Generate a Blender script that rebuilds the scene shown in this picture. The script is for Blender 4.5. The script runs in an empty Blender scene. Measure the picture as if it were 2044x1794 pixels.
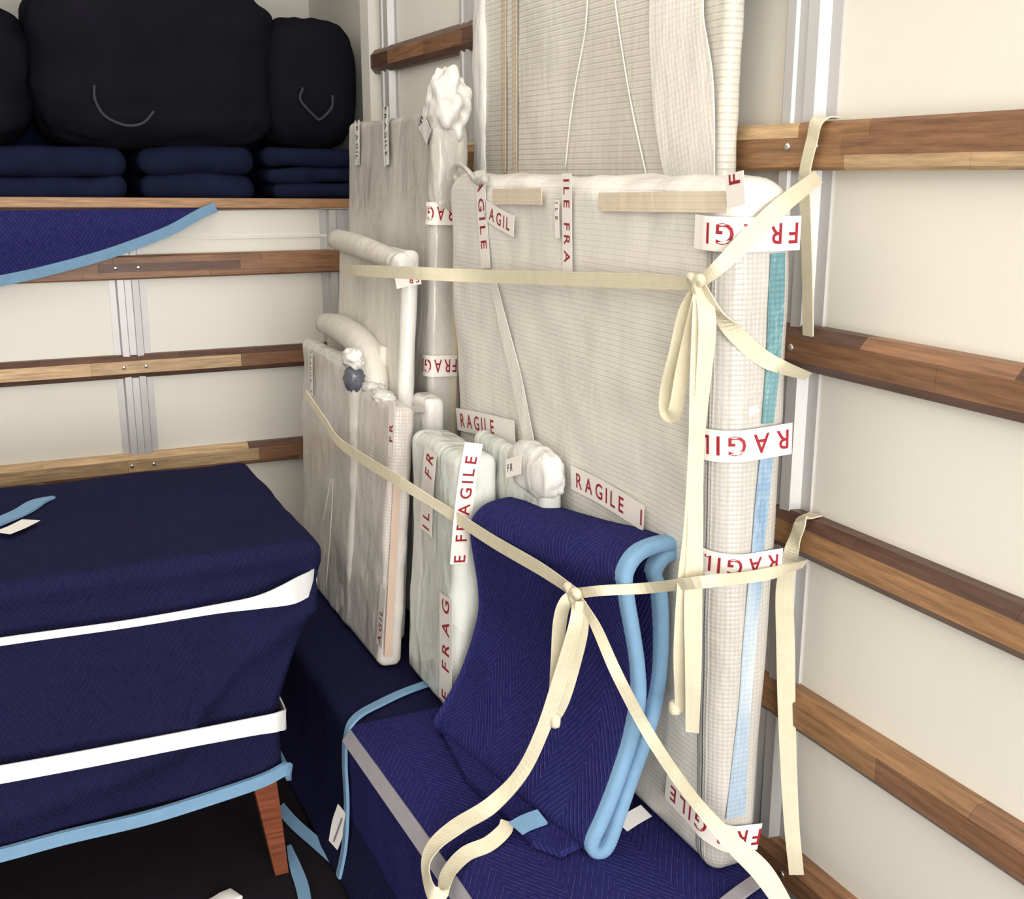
import bpy, math, random
from mathutils import Vector, Matrix, noise

# ------------------------------------------------------------------ camera, world, lights, exposure
scene = bpy.context.scene
C = scene.collection
EYE = Vector((0.0, 0.0, 1.75))
FPX, PCX, PCY = 2232.0, 1022.0, 897.0
PITCH, YAW = math.radians(13.9), math.radians(24.8)
cam_d = bpy.data.cameras.new('camera')
cam_d.sensor_fit = 'HORIZONTAL'
cam_d.sensor_width = 36.0
cam_d.lens = 36.0 * FPX / 2044.0
cam_d.clip_start = 0.02
cam = bpy.data.objects.new('camera', cam_d)
cam.location = EYE
cam.rotation_euler = (math.pi / 2 - PITCH, 0, -YAW)
C.objects.link(cam)
scene.camera = cam

world = bpy.data.worlds.new('world')
scene.world = world
world.use_nodes = True
wbg = world.node_tree.nodes['Background']
wbg.inputs['Color'].default_value = (1.0, 0.97, 0.92, 1)
wbg.inputs['Strength'].default_value = 1.0


def area_light(name, loc, rot, sx, sy, power, col):
    d = bpy.data.lights.new(name, 'AREA')
    d.shape = 'RECTANGLE'
    d.size, d.size_y = sx, sy
    d.energy = power
    d.color = col
    o = bpy.data.objects.new(name, d)
    o.location = loc
    o.rotation_euler = rot
    C.objects.link(o)
    return o


# daylight entering by the open tailgate, and by the translucent roof skin of the van box
area_light('daylight_tailgate', (0.3, -3.6, 2.2), (math.radians(84), 0, math.radians(0)), 4.6, 3.6, 480, (1.0, 0.975, 0.93))
area_light('daylight_roof', (0.2, 2.3, 2.63), (0, 0, 0), 2.2, 4.4, 27, (1.0, 0.955, 0.87))

scene.view_settings.view_transform = 'Standard'
scene.view_settings.look = 'None'
scene.view_settings.gamma = 1.0
scene.view_settings.use_curve_mapping = False
scene.view_settings.exposure = 0.31
scene.cycles.max_bounces = 6
scene.cycles.diffuse_bounces = 3
scene.cycles.glossy_bounces = 2
scene.cycles.transparent_max_bounces = 6

# ------------------------------------------------------------------ sight lines (metres from pixel positions on known planes)
_F = Vector((math.sin(YAW) * math.cos(PITCH), math.cos(YAW) * math.cos(PITCH), -math.sin(PITCH)))
_R = Vector((math.cos(YAW), -math.sin(YAW), 0))
_U = _R.cross(_F)


def sight(u, v):
    return _F + _R * ((u - PCX) / FPX) - _U * ((v - PCY) / FPX)


def at(u, v, X=None, Y=None, Z=None):
    r = sight(u, v)
    if X is not None:
        k = X / r.x
    elif Y is not None:
        k = Y / r.y
    else:
        k = (Z - EYE.z) / r.z
    return EYE + r * k


# ------------------------------------------------------------------ materials
def lin(r, g, b):
    f = lambda c: (c / 255 / 12.92) if c / 255 <= 0.04045 else ((c / 255 + 0.055) / 1.055) ** 2.4
    return (f(r), f(g), f(b), 1)


class NT:
    def __init__(self, name):
        self.m = bpy.data.materials.new(name)
        self.m.use_nodes = True
        self.t = self.m.node_tree
        self.p = self.t.nodes['Principled BSDF']
        self.out = self.t.nodes['Material Output']

    def n(self, typ, **kw):
        nd = self.t.nodes.new(typ)
        for k, v in kw.items():
            if k.startswith('i_'):
                key = k[2:]
                key = int(key) if key.isdigit() else key.replace('_', ' ')
                if hasattr(v, 'is_linked') or isinstance(v, bpy.types.NodeSocket):
                    self.t.links.new(v, nd.inputs[key])
                else:
                    nd.inputs[key].default_value = v
            else:
                setattr(nd, k, v)
        return nd

    def link(self, a, b):
        self.t.links.new(a, b)

    def math(self, op, a, b=None, c=None):
        nd = self.t.nodes.new('ShaderNodeMath')
        nd.operation = op
        for i, v in enumerate((a, b, c)):
            if v is None:
                continue
            if isinstance(v, bpy.types.NodeSocket):
                self.t.links.new(v, nd.inputs[i])
            else:
                nd.inputs[i].default_value = v
        return nd.outputs[0]

    def mix(self, fac, a, b):
        nd = self.t.nodes.new('ShaderNodeMix')
        nd.data_type = 'RGBA'
        for i, v in ((0, fac), (6, a), (7, b)):
            if isinstance(v, bpy.types.NodeSocket):
                self.t.links.new(v, nd.inputs[i])
            else:
                nd.inputs[i].default_value = v
        return nd.outputs[2]

    def ramp(self, fac, lo, hi):
        nd = self.t.nodes.new('ShaderNodeMapRange')
        self.t.links.new(fac, nd.inputs[0])
        nd.inputs[1].default_value = lo
        nd.inputs[2].default_value = hi
        return nd.outputs[0]

    def bump(self, h, strength, dist, normal=None):
        nd = self.n('ShaderNodeBump')
        nd.inputs['Strength'].default_value = strength
        nd.inputs['Distance'].default_value = dist
        self.link(h, nd.inputs['Height'])
        if normal is not None:
            self.link(normal, nd.inputs['Normal'])
        self.link(nd.outputs[0], self.p.inputs['Normal'])
        return nd.outputs[0]

    def coord(self, kind='Object', scale=(1, 1, 1)):
        tc = self.t.nodes.new('ShaderNodeTexCoord')
        mp = self.t.nodes.new('ShaderNodeMapping')
        mp.inputs['Scale'].default_value = scale
        self.link(tc.outputs[kind], mp.inputs['Vector'])
        return mp.outputs[0]

    def noise(self, vec, scale, detail=3, rough=0.5):
        nd = self.n('ShaderNodeTexNoise')
        nd.inputs['Scale'].default_value = scale
        nd.inputs['Detail'].default_value = detail
        nd.inputs['Roughness'].default_value = rough
        self.link(vec, nd.inputs['Vector'])
        return nd.outputs['Fac']

    def set(self, col=None, rough=None, metal=None, spec=None, sheen=None):
        if col is not None:
            if isinstance(col, bpy.types.NodeSocket):
                self.link(col, self.p.inputs['Base Color'])
            else:
                self.p.inputs['Base Color'].default_value = col
        if rough is not None:
            self.p.inputs['Roughness'].default_value = rough
        if metal is not None:
            self.p.inputs['Metallic'].default_value = metal
        if spec is not None:
            self.p.inputs['Specular IOR Level'].default_value = spec
        if sheen is not None:
            self.p.inputs['Sheen Weight'].default_value = sheen
            self.p.inputs['Sheen Roughness'].default_value = 0.5
        return self


def mat_plain(name, col, rough=0.6, metal=0.0, spec=0.4, var=0.12, scale=8, bump=0.0, bscale=60):
    m = NT(name)
    v = m.coord()
    f = m.noise(v, scale, 2)
    dark = tuple(c * (1 - var) for c in col[:3]) + (1,)
    lite = tuple(min(1, c * (1 + var)) for c in col[:3]) + (1,)
    m.set(m.mix(f, dark, lite), rough, metal, spec)
    if bump:
        m.bump(m.noise(v, bscale, 4), bump, 0.004)
    return m.m


def mat_wood(name, col, rough=0.45):
    m = NT(name)
    v = m.coord('Object', (3.0, 40.0, 40.0))
    g = m.noise(v, 2.2, 3, 0.65)
    g2 = m.noise(m.coord('Object', (1.2, 160.0, 160.0)), 2.0, 3, 0.6)
    oi = m.n('ShaderNodeObjectInfo')
    d = tuple(c * 0.58 for c in col[:3]) + (1,)
    l = tuple(min(1, c * 1.28) for c in col[:3]) + (1,)
    c1 = m.mix(m.ramp(g, 0.3, 0.7), d, l)
    c2 = m.mix(m.math('MULTIPLY', m.ramp(g2, 0.45, 0.75), 0.35), c1, d)
    hsv = m.n('ShaderNodeHueSaturation')
    m.link(c2, hsv.inputs['Color'])
    m.link(m.math('MULTIPLY_ADD', oi.outputs['Random'], 0.36, 0.84), hsv.inputs['Value'])
    m.set(hsv.outputs[0], rough, 0, 0.4)
    return m.m


def mat_quilt(name, col, line, amt=0.35):
    """quilted moving blanket: woven cloth with zigzag stitching, from the metric uv"""
    m = NT(name)
    uv = m.coord('UV')
    sx = m.n('ShaderNodeSeparateXYZ')
    m.link(uv, sx.inputs[0])
    x, y = sx.outputs[0], sx.outputs[1]
    wob = m.noise(uv, 6.0, 2)
    tri = m.math('PINGPONG', x, 0.10)
    t = m.math('ADD', m.math('MULTIPLY_ADD', tri, 1.5, y), m.math('MULTIPLY', wob, 0.02))
    fr = m.math('PINGPONG', t, 0.0100)
    groove = m.ramp(fr, 0.0, 0.0045)
    st = m.ramp(fr, 0.0017, 0.0005)
    dash = m.ramp(m.noise(m.coord('UV', (1, 1, 1)), 60.0, 1), 0.34, 0.55)
    big = m.noise(uv, 3.0, 2)
    base = m.mix(big, tuple(c * 0.8 for c in col[:3]) + (1,), tuple(c * 1.25 for c in col[:3]) + (1,))
    cc = m.mix(m.math('MULTIPLY', m.math('MULTIPLY', st, dash), amt), base, line)
    m.set(cc, 0.9, 0, 0.06)
    m.bump(groove, 0.6, 0.004)
    return m.m


def mat_wrap(name, col, bubble=0.5, pitch=0.011, clear=0.15, film=(0.83, 0.81, 0.75, 1), filmamt=0.5, seed=0.0, rough=0.24, wrinkle=0.14, crumple=0.15, dark=0.8, rows=1.0):
    """plastic wrap: rows of air bubbles (fine relief), wrinkles and milky overlaps, a little see-through"""
    m = NT(name)
    uv = m.coord('UV', (rows, 1, 1))
    ob = m.coord('Object')
    vo = m.n('ShaderNodeTexVoronoi')
    vo.voronoi_dimensions = '2D'
    vo.inputs['Scale'].default_value = 1.0 / pitch
    vo.inputs['Randomness'].default_value = 0.06
    m.link(uv, vo.inputs['Vector'])
    dist = vo.outputs['Distance']
    dome = m.ramp(dist, 0.62, 0.15)
    if rows < 1:
        sy = m.n('ShaderNodeSeparateXYZ')
        m.link(uv, sy.inputs[0])
        rl = m.ramp(m.math('PINGPONG', sy.outputs[1], pitch / 2), 0.0, pitch * 0.24)
        dome = m.math('MULTIPLY', rl, m.math('MULTIPLY_ADD', dome, 0.35, 0.65))
    mp = m.n('ShaderNodeMapping')
    mp.inputs['Location'].default_value = (seed, seed * 1.7, seed * 0.3)
    mp.inputs['Scale'].default_value = (1, 1, 0.35)
    m.link(ob, mp.inputs['Vector'])
    big = m.noise(mp.outputs[0], 5.0, 2, 0.6)
    wr = m.n('ShaderNodeTexNoise')
    wr.inputs['Scale'].default_value = 16.0
    wr.inputs['Detail'].default_value = 3
    wr.inputs['Distortion'].default_value = 1.2
    m.link(mp.outputs[0], wr.inputs['Vector'])
    wrk = wr.outputs['Fac']
    milky = m.math('MULTIPLY', m.ramp(big, 0.42, 0.68), filmamt)
    c0 = m.mix(m.math('MULTIPLY', dome, bubble), tuple(c * dark for c in col[:3]) + (1,), col)
    c1 = m.mix(milky, c0, film)
    ridge = m.ramp(m.math('ABSOLUTE', m.math('SUBTRACT', wrk, 0.5)), 0.035, 0.0)
    c2 = m.mix(m.math('MULTIPLY', ridge, 0.18), c1, film)
    m.set(c2, rough, 0, 0.5)
    b1 = m.bump(dome, bubble * 0.35, 0.003)
    b2 = m.bump(wrk, wrinkle, 0.02, b1)
    if crumple > 0:
        dv = m.n('ShaderNodeTexNoise')
        dv.inputs['Scale'].default_value = 7.0
        dv.inputs['Detail'].default_value = 2
        m.link(mp.outputs[0], dv.inputs['Vector'])
        ad = m.n('ShaderNodeMix')
        ad.data_type = 'VECTOR'
        ad.inputs[0].default_value = 0.22
        m.link(mp.outputs[0], ad.inputs[4])
        m.link(dv.outputs['Color'], ad.inputs[5])
        cv = m.n('ShaderNodeTexVoronoi')
        cv.inputs['Scale'].default_value = 17.0
        m.link(ad.outputs[1], cv.inputs['Vector'])
        m.bump(cv.outputs['Distance'], crumple, 0.03, b2)
    if clear > 0:
        tr = m.n('ShaderNodeBsdfTransparent')
        mx = m.n('ShaderNodeMixShader')
        fac = m.math('MULTIPLY', m.math('SUBTRACT', 1.0, m.math('MAXIMUM', milky, m.math('MULTIPLY', ridge, 0.6))), clear)
        m.link(fac, mx.inputs[0])
        m.link(m.p.outputs[0], mx.inputs[1])
        m.link(tr.outputs[0], mx.inputs[2])
        m.link(mx.outputs[0], m.out.inputs['Surface'])
    return m.m


def mat_web(name, col):
    m = NT(name)
    uv = m.coord('UV')
    sx = m.n('ShaderNodeSeparateXYZ')
    m.link(uv, sx.inputs[0])
    w = m.math('PINGPONG', m.math('ADD', sx.outputs[0], sx.outputs[1]), 0.0016)
    w = m.ramp(w, 0.0, 0.0016)
    band = m.ramp(m.math('PINGPONG', sx.outputs[1], 0.006), 0.0, 0.0012)
    nz = m.noise(uv, 25.0, 4)
    c = m.mix(nz, tuple(k * 0.78 for k in col[:3]) + (1,), col)
    m.set(c, 0.85, 0, 0.2)
    m.bump(m.math('MULTIPLY', w, band), 0.4, 0.002)
    return m.m


CREAM = lin(240, 233, 216)
MT = {}
MT['wall'] = mat_plain('cream_panel', (0.785, 0.760, 0.690, 1), 0.42, 0, 0.35, 0.03, 2.0)
MT['ceiling'] = mat_plain('ceiling_skin', (0.78, 0.76, 0.70, 1), 0.6, 0, 0.3, 0.04)
MT['floor'] = mat_plain('dark_floor', lin(30, 26, 32), 0.85, 0, 0.1, 0.3, 12, 0.2, 40)
MT['alu'] = mat_plain('aluminium', (0.58, 0.57, 0.575, 1), 0.5, 0.35, 0.4, 0.08, 5)
MT['screw'] = mat_plain('screw_steel', (0.75, 0.72, 0.68, 1), 0.25, 0.9, 0.5, 0.05)
MT['oak'] = mat_wood('oak_block', (0.335, 0.180, 0.086, 1))
MT['brown'] = mat_wood('brown_block', (0.27, 0.135, 0.072, 1))
MT['walnut'] = mat_wood('walnut_block', (0.125, 0.062, 0.042, 1))
MT['tan'] = mat_wood('tan_block', (0.55, 0.37, 0.21, 1))
MT['cherry'] = mat_wood('cherry_leg', (0.19, 0.055, 0.027, 1), 0.35)
MT['navy'] = mat_quilt('navy_quilt', (0.0110, 0.0110, 0.042, 1), (0.08, 0.078, 0.24, 1), 0.25)
MT['navy_bright'] = mat_quilt('blue_quilt', (0.0195, 0.0190, 0.102, 1), (0.16, 0.15, 0.44, 1), 0.42)
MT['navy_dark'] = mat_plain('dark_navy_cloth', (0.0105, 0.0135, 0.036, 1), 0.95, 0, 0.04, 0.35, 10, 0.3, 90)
MT['bag'] = mat_plain('black_bag_cloth', (0.0078, 0.0074, 0.0120, 1), 0.85, 0, 0.06, 0.3, 7, 0.5, 14)
MT['bagstrap'] = mat_plain('bag_strap', (0.030, 0.028, 0.036, 1), 0.6, 0, 0.3, 0.2)
MT['hem'] = mat_web('light_blue_binding', lin(128, 166, 200))
MT['hem_grey'] = mat_web('grey_binding', lin(165, 160, 168))
MT['strap'] = mat_web('cotton_webbing', lin(232, 222, 196))
MT['whitetape'] = mat_plain('white_stretch_tape', lin(226, 226, 226), 0.35, 0, 0.5, 0.05, 30, 0.2, 60)
MT['tape'] = mat_plain('white_tape', lin(238, 232, 226), 0.4, 0, 0.4, 0.05, 14, 0.1, 60)
MT['red'] = mat_plain('red_print', lin(150, 34, 48), 0.5, 0, 0.3, 0.12, 60)
MT['darkprint'] = mat_plain('dark_print', lin(66, 44, 60), 0.5, 0, 0.3, 0.2, 60)
MT['paper'] = mat_plain('white_paper_tag', lin(232, 228, 226), 0.7, 0, 0.3, 0.04)
MT['ink'] = mat_plain('tag_ink', lin(110, 105, 125), 0.7, 0, 0.3, 0.04)
MT['board_tan'] = mat_plain('inner_tan_board', lin(190, 150, 118), 0.7, 0, 0.3, 0.15, 6)
MT['board_grey'] = mat_plain('inner_grey_board', lin(168, 158, 146), 0.7, 0, 0.3, 0.15, 6)
MT['board_cream'] = mat_plain('inner_cream_board', lin(226, 212, 186), 0.7, 0, 0.3, 0.08, 6)
MT['board_green'] = mat_plain('inner_glass_edge', lin(176, 196, 188), 0.4, 0, 0.5, 0.1, 6)
MT['teal'] = mat_wrap('teal_edge_strip', lin(46, 112, 124), 1.0, 0.010, 0.0, (0.42, 0.62, 0.64, 1), 0.4, 3.0, dark=0.6)
MT['paleblue'] = mat_wrap('pale_blue_edge_strip', lin(132, 162, 190), 0.8, 0.010, 0.0, (0.60, 0.64, 0.66, 1), 0.85, 5.0)
MT['wrapI'] = mat_wrap('bubble_wrap_cream', (0.90, 0.865, 0.80, 1), 0.6, 0.0115, 0.10, (0.87, 0.84, 0.775, 1), 0.5, 1.0, wrinkle=0.07, crumple=0.05, dark=0.85, rows=0.35)
MT['wrapA'] = mat_wrap('bubble_wrap_grey', (0.66, 0.625, 0.555, 1), 1.0, 0.0135, 0.0, (0.84, 0.81, 0.74, 1), 0.35, 2.0, crumple=0.06, dark=0.76, rows=0.45)
MT['wrapB'] = mat_wrap('stretch_wrap_grey', (0.66, 0.62, 0.565, 1), 0.12, 0.008, 0.10, (0.80, 0.775, 0.72, 1), 0.5, 4.0, crumple=0.11)
MT['wrapC'] = mat_wrap('foam_wrap_beige', (0.74, 0.70, 0.62, 1), 0.15, 0.008, 0.0, (0.82, 0.79, 0.72, 1), 0.5, 7.0, 0.5, crumple=0.08)
MT['wrapF'] = mat_wrap('bubble_wrap_rose', (0.68, 0.62, 0.575, 1), 0.6, 0.009, 0.0, (0.80, 0.77, 0.72, 1), 0.6, 9.0, crumple=0.18)
MT['wrapG'] = mat_wrap('stretch_wrap_green', (0.82, 0.855, 0.80, 1), 0.2, 0.01, 0.10, (0.86, 0.87, 0.83, 1), 0.7, 11.0, 0.16, crumple=0.32)
MT['foam'] = mat_wrap('white_foam', (0.84, 0.82, 0.78, 1), 0.15, 0.008, 0.0, (0.87, 0.85, 0.81, 1), 0.6, 13.0, 0.3, crumple=0.3)
MT['kraft'] = mat_wrap('strip_under_film', lin(234, 217, 194), 0.5, 0.0115, 0.0, lin(240, 228, 208), 0.5, 6.0, crumple=0.05, rows=0.35)
MT['kraft2'] = mat_wrap('batten_under_film', lin(202, 187, 168), 1.0, 0.0135, 0.0, lin(214, 202, 184), 0.4, 8.0, crumple=0.05)
MT['wrapEndDimmed'] = mat_wrap('bubble_wrap_end_dimmed', (0.53, 0.505, 0.47, 1), 0.7, 0.0088, 0.0, (0.64, 0.62, 0.585, 1), 0.5, 15.0, crumple=0.12, dark=0.8)  # bubble wrap with dimming painted into its grey, against strong tailgate light
MT['film'] = mat_wrap('white_film', (0.90, 0.87, 0.80, 1), 0.5, 0.0135, 0.0, (0.88, 0.85, 0.79, 1), 0.8, 17.0, crumple=0.1)
MT['strip_rose'] = mat_plain('rose_edge_strip', lin(196, 172, 156), 0.6, 0, 0.3, 0.1, 6)
MT['bubdark'] = mat_plain('dark_bubble_patch', lin(82, 84, 96), 0.25, 0, 0.6, 0.25, 40, 0.4, 60)


# ------------------------------------------------------------------ mesh helpers
def tag(o, label=None, cat=None, group=None, kind=None):
    if label:
        o['label'] = label
    if cat:
        o['category'] = cat
    if group:
        o['group'] = group
    if kind:
        o['kind'] = kind
    return o


def empty(name, loc=(0, 0, 0), rot=(0, 0, 0)):
    o = bpy.data.objects.new(name, None)
    o.empty_display_size = 0.1
    o.location = loc
    o.rotation_euler = rot
    C.objects.link(o)
    return o


def mesh_obj(name, verts, faces, mat, parent=None, uvs=None, smooth=True, boxuv=False):
    me = bpy.data.meshes.new(name)
    me.from_pydata([tuple(v) for v in verts], [], faces)
    me.validate()
    me.update()
    if smooth:
        me.polygons.foreach_set('use_smooth', [True] * len(me.polygons))
    if uvs is not None or boxuv:
        ul = me.uv_layers.new(name='uv')
        for p in me.polygons:
            n = p.normal
            ax = max(range(3), key=lambda i: abs(n[i]))
            for li in p.loop_indices:
                vi = me.loops[li].vertex_index
                if uvs is not None:
                    ul.data[li].uv = uvs[vi]
                else:
                    c = me.vertices[vi].co
                    ul.data[li].uv = ((c.y, c.z), (c.x, c.z), (c.x, c.y))[ax]
    me.materials.append(mat)
    o = bpy.data.objects.new(name, me)
    C.objects.link(o)
    o.parent = parent
    return o


def box_vf(x0, x1, y0, y1, z0, z1):
    v = [(x, y, z) for z in (z0, z1) for y in (y0, y1) for x in (x0, x1)]
    f = [(0, 2, 3, 1), (4, 5, 7, 6), (0, 1, 5, 4), (2, 6, 7, 3), (0, 4, 6, 2), (1, 3, 7, 5)]
    return v, f


def box(name, x0, x1, y0, y1, z0, z1, mat, parent=None):
    v, f = box_vf(x0, x1, y0, y1, z0, z1)
    return mesh_obj(name, v, f, mat, parent, smooth=False, boxuv=True)


def extrude_profile(prof, a0, a1, place):
    """closed 2-D profile swept from a0 to a1; place(a, p) gives a 3-D point"""
    n = len(prof)
    v = [place(a0, p) for p in prof] + [place(a1, p) for p in prof]
    f = [(i, (i + 1) % n, n + (i + 1) % n, n + i) for i in range(n)]
    f += [tuple(range(n))[::-1], tuple(range(n, 2 * n))]
    return v, f


def axis_coords(L, r, step, k=4):
    a = [r * (1 - math.tan(math.pi / 4 * (1 - i / k))) for i in range(k)]
    n = max(1, int(round((L - 2 * r) / step)))
    mid = [r + (L - 2 * r) * i / n for i in range(n + 1)]
    return a + mid + [L - x for x in a[::-1]]


def rounded_box(L, T, H, r, step=0.03, disp=None, deform=None, k=4):
    """rounded box 0..L, 0..T, 0..H; disp(p, n) displaces along the normal, deform(p) bends the whole"""
    cs = [axis_coords(d, r, step, k) for d in (L, T, H)]
    dims = (L, T, H)
    N = [len(c) - 1 for c in cs]
    idx, V, F, Nn = {}, [], [], []

    def vert(i):
        if i in idx:
            return idx[i]
        p = Vector((cs[0][i[0]], cs[1][i[1]], cs[2][i[2]]))
        q = Vector([min(max(p[a], r), dims[a] - r) for a in range(3)])
        d = p - q
        n = d.normalized() if d.length > 1e-9 else Vector((0, 0, 1))
        w = q + n * r
        if disp:
            w = w + n * disp(w, n)
        if deform:
            w = deform(w)
        idx[i] = len(V)
        V.append(w)
        return idx[i]

    for ax in range(3):
        b, c = (ax + 1) % 3, (ax + 2) % 3
        for side in (0, N[ax]):
            for i in range(N[b]):
                for j in range(N[c]):
                    quad = []
                    for (di, dj) in ((0, 0), (1, 0), (1, 1), (0, 1)):
                        t = [0, 0, 0]
                        t[ax] = side
                        t[b] = i + di
                        t[c] = j + dj
                        quad.append(vert(tuple(t)))
                    F.append(tuple(quad if side else quad[::-1]))
    return V, F


def catmull(P, per=8):
    P = [Vector(p) for p in P]
    if len(P) == 2:
        return [P[0].lerp(P[1], i / per) for i in range(per + 1)]
    out = []
    Q = [P[0] * 2 - P[1]] + P + [P[-1] * 2 - P[-2]]
    for i in range(1, len(Q) - 2):
        a, b, c, d = Q[i - 1], Q[i], Q[i + 1], Q[i + 2]
        for j in range(per):
            t = j / per
            out.append(0.5 * ((2 * b) + (c - a) * t + (2 * a - 5 * b + 4 * c - d) * t * t + (3 * b - a - 3 * c + d) * t ** 3))
    out.append(Q[-2])
    return out


def ribbon_vf(P, N, W, th=0.002, per=8):
    """flat band along P (list of points), face normals N (one or per point), widths W (one or per point)"""
    n0 = len(P)
    if not isinstance(N, list):
        N = [N] * n0
    if not isinstance(W, (list, tuple)):
        W = [W] * n0
    pts = catmull(P, per)
    nn = catmull(N, per)
    ww = [w.x for w in catmull([Vector((w, 0, 0)) for w in W], per)]
    V, F, UV = [], [], []
    s = 0.0
    for i, p in enumerate(pts):
        t = (pts[min(i + 1, len(pts) - 1)] - pts[max(i - 1, 0)]).normalized()
        n = nn[i]
        n = (n - t * n.dot(t)).normalized()
        u = n.cross(t)
        if i:
            s += (p - pts[i - 1]).length
        h = ww[i] / 2
        for (a, b) in ((-h, 0), (h, 0), (h, th), (-h, th)):
            V.append(p + u * a + n * b)
            UV.append((s, a))
        if i:
            k = 4 * i
            for e in range(4):
                F.append((k - 4 + e, k - 4 + (e + 1) % 4, k + (e + 1) % 4, k + e))
    F.append((0, 3, 2, 1))
    k = 4 * (len(pts) - 1)
    F.append((k, k + 1, k + 2, k + 3))
    F = [f[::-1] for f in F]
    return V, F, UV


def ribbon(name, P, N, W, mat, parent=None, th=0.002, per=8):
    V, F, UV = ribbon_vf(P, N, W, th, per)
    return mesh_obj(name, V, F, mat, parent, UV, smooth=False)


def tube_vf(P, R, seg=8, per=6, closed=False):
    pts = catmull(list(P) + ([P[0]] if closed else []), per)
    if not isinstance(R, (list, tuple)):
        R = [R] * len(pts)
    else:
        R = [w.x for w in catmull([Vector((r, 0, 0)) for r in R], per)]
    V, F, UV = [], [], []
    up = Vector((0.13, 0.2, 1)).normalized()
    for i, p in enumerate(pts):
        t = (pts[min(i + 1, len(pts) - 1)] - pts[max(i - 1, 0)]).normalized()
        a = t.cross(up)
        if a.length < 1e-4:
            a = t.cross(Vector((1, 0, 0)))
        a.normalize()
        b = a.cross(t)
        for j in range(seg):
            an = 2 * math.pi * j / seg
            V.append(p + (a * math.cos(an) + b * math.sin(an)) * R[i])
            UV.append((i * 0.01, j * 0.01))
        if i:
            k = seg * i
            for j in range(seg):
                F.append((k - seg + j, k - seg + (j + 1) % seg, k + (j + 1) % seg, k + j))
    F.append(tuple(range(seg))[::-1])
    k = seg * (len(pts) - 1)
    F.append(tuple(range(k, k + seg)))
    return V, F, UV


def tube(name, P, R, mat, parent=None, seg=8, per=6):
    V, F, UV = tube_vf(P, R, seg, per)
    return mesh_obj(name, V, F, mat, parent, UV)


def blob(name, c, rad, mat, parent=None, e=0.75, amp=0.06, freq=4.0, seed=0, nu=40, nv=24, ridged=False, deform=None):
    """lumpy soft body: a superellipsoid with noise creases"""
    V, F = [], []
    sg = lambda x, p: math.copysign(abs(x) ** p, x)
    sv = Vector((seed * 3.1, seed * 1.3, seed * 2.2))
    for i in range(nv + 1):
        ph = -math.pi / 2 + math.pi * i / nv
        for j in range(nu):
            th = 2 * math.pi * j / nu
            d = Vector((sg(math.cos(ph), e) * sg(math.cos(th), e), sg(math.cos(ph), e) * sg(math.sin(th), e), sg(math.sin(ph), e)))
            q = d * freq + sv
            k = noise.noise(q) + 0.5 * noise.noise(q * 2.1)
            if ridged:
                k = 1 - 2 * abs(k)
            w = Vector((d.x * rad[0], d.y * rad[1], d.z * rad[2])) * (1 + amp * k)
            w = w + Vector(c)
            if deform:
                w = deform(w)
            V.append(w)
    for i in range(nv):
        for j in range(nu):
            a, b = i * nu + j, i * nu + (j + 1) % nu
            F.append((a, b, b + nu, a + nu))
    return mesh_obj(name, V, F, mat, parent, boxuv=True)


# lettering -------------------------------------------------------------
_glyphs = {}


def glyph(ch):
    if ch not in _glyphs:
        cu = bpy.data.curves.new('glyph', 'FONT')
        cu.body = ch
        cu.size = 1.0
        cu.resolution_u = 3
        cu.offset = 0.012
        o = bpy.data.objects.new('glyph', cu)
        C.objects.link(o)
        bpy.context.view_layer.update()
        dg = bpy.context.evaluated_depsgraph_get()
        me = bpy.data.meshes.new_from_object(o.evaluated_get(dg))
        vs = [v.co.copy() for v in me.vertices]
        fs = [tuple(p.vertices) for p in me.polygons]
        w = max((v.x for v in vs), default=0.3)
        x0 = min((v.x for v in vs), default=0)
        _glyphs[ch] = (vs, fs, x0, w)
        bpy.data.objects.remove(o)
        bpy.data.curves.remove(cu)
        bpy.data.meshes.remove(me)
    return _glyphs[ch]


def tape(parent, P, N, width, text, skip=0.0, lh=0.60, gap=0.30, mat='red', per=8, stretch=0.98, tmat='tape'):
    """printed packing tape along P with normals N; text runs along P, its first letter `skip` metres in"""
    if not isinstance(N, list):
        N = [N] * len(P)
    V, F, UV = ribbon_vf(P, N, width, 0.0007, per)
    t = mesh_obj('tape', V, F, MT[tmat], parent, UV, smooth=False)
    pts = catmull(P, per)
    nn = catmull(N, per)
    S = [0.0]
    for i in range(1, len(pts)):
        S.append(S[-1] + (pts[i] - pts[i - 1]).length)

    def frame(s):
        i = 0
        while i < len(S) - 2 and S[i + 1] < s:
            i += 1
        k = (s - S[i]) / max(1e-6, S[i + 1] - S[i])
        p = pts[i].lerp(pts[i + 1], k)
        tt = (pts[i + 1] - pts[i]).normalized()
        n = nn[i].lerp(nn[i + 1], k)
        n = (n - tt * n.dot(tt)).normalized()
        return p, n.cross(tt), n

    size = width * lh / 0.70
    s = skip
    for ch in text:
        if ch == ' ':
            s += size * 0.55
            continue
        vs, fs, x0, x1 = glyph(ch)
        gw = (x1 - x0) * size * stretch
        if s + gw > S[-1] - 0.002:
            break
        if s >= 0.0:
            LV = []
            for v in vs:
                p, u, n = frame(s + (v.x - x0) * size * stretch)
                LV.append(p + u * ((v.y - 0.35) * size) + n * 0.0013)
            mesh_obj('letter', LV, fs, MT[mat], t, smooth=False)
        s += gw + size * gap
    return t


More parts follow.
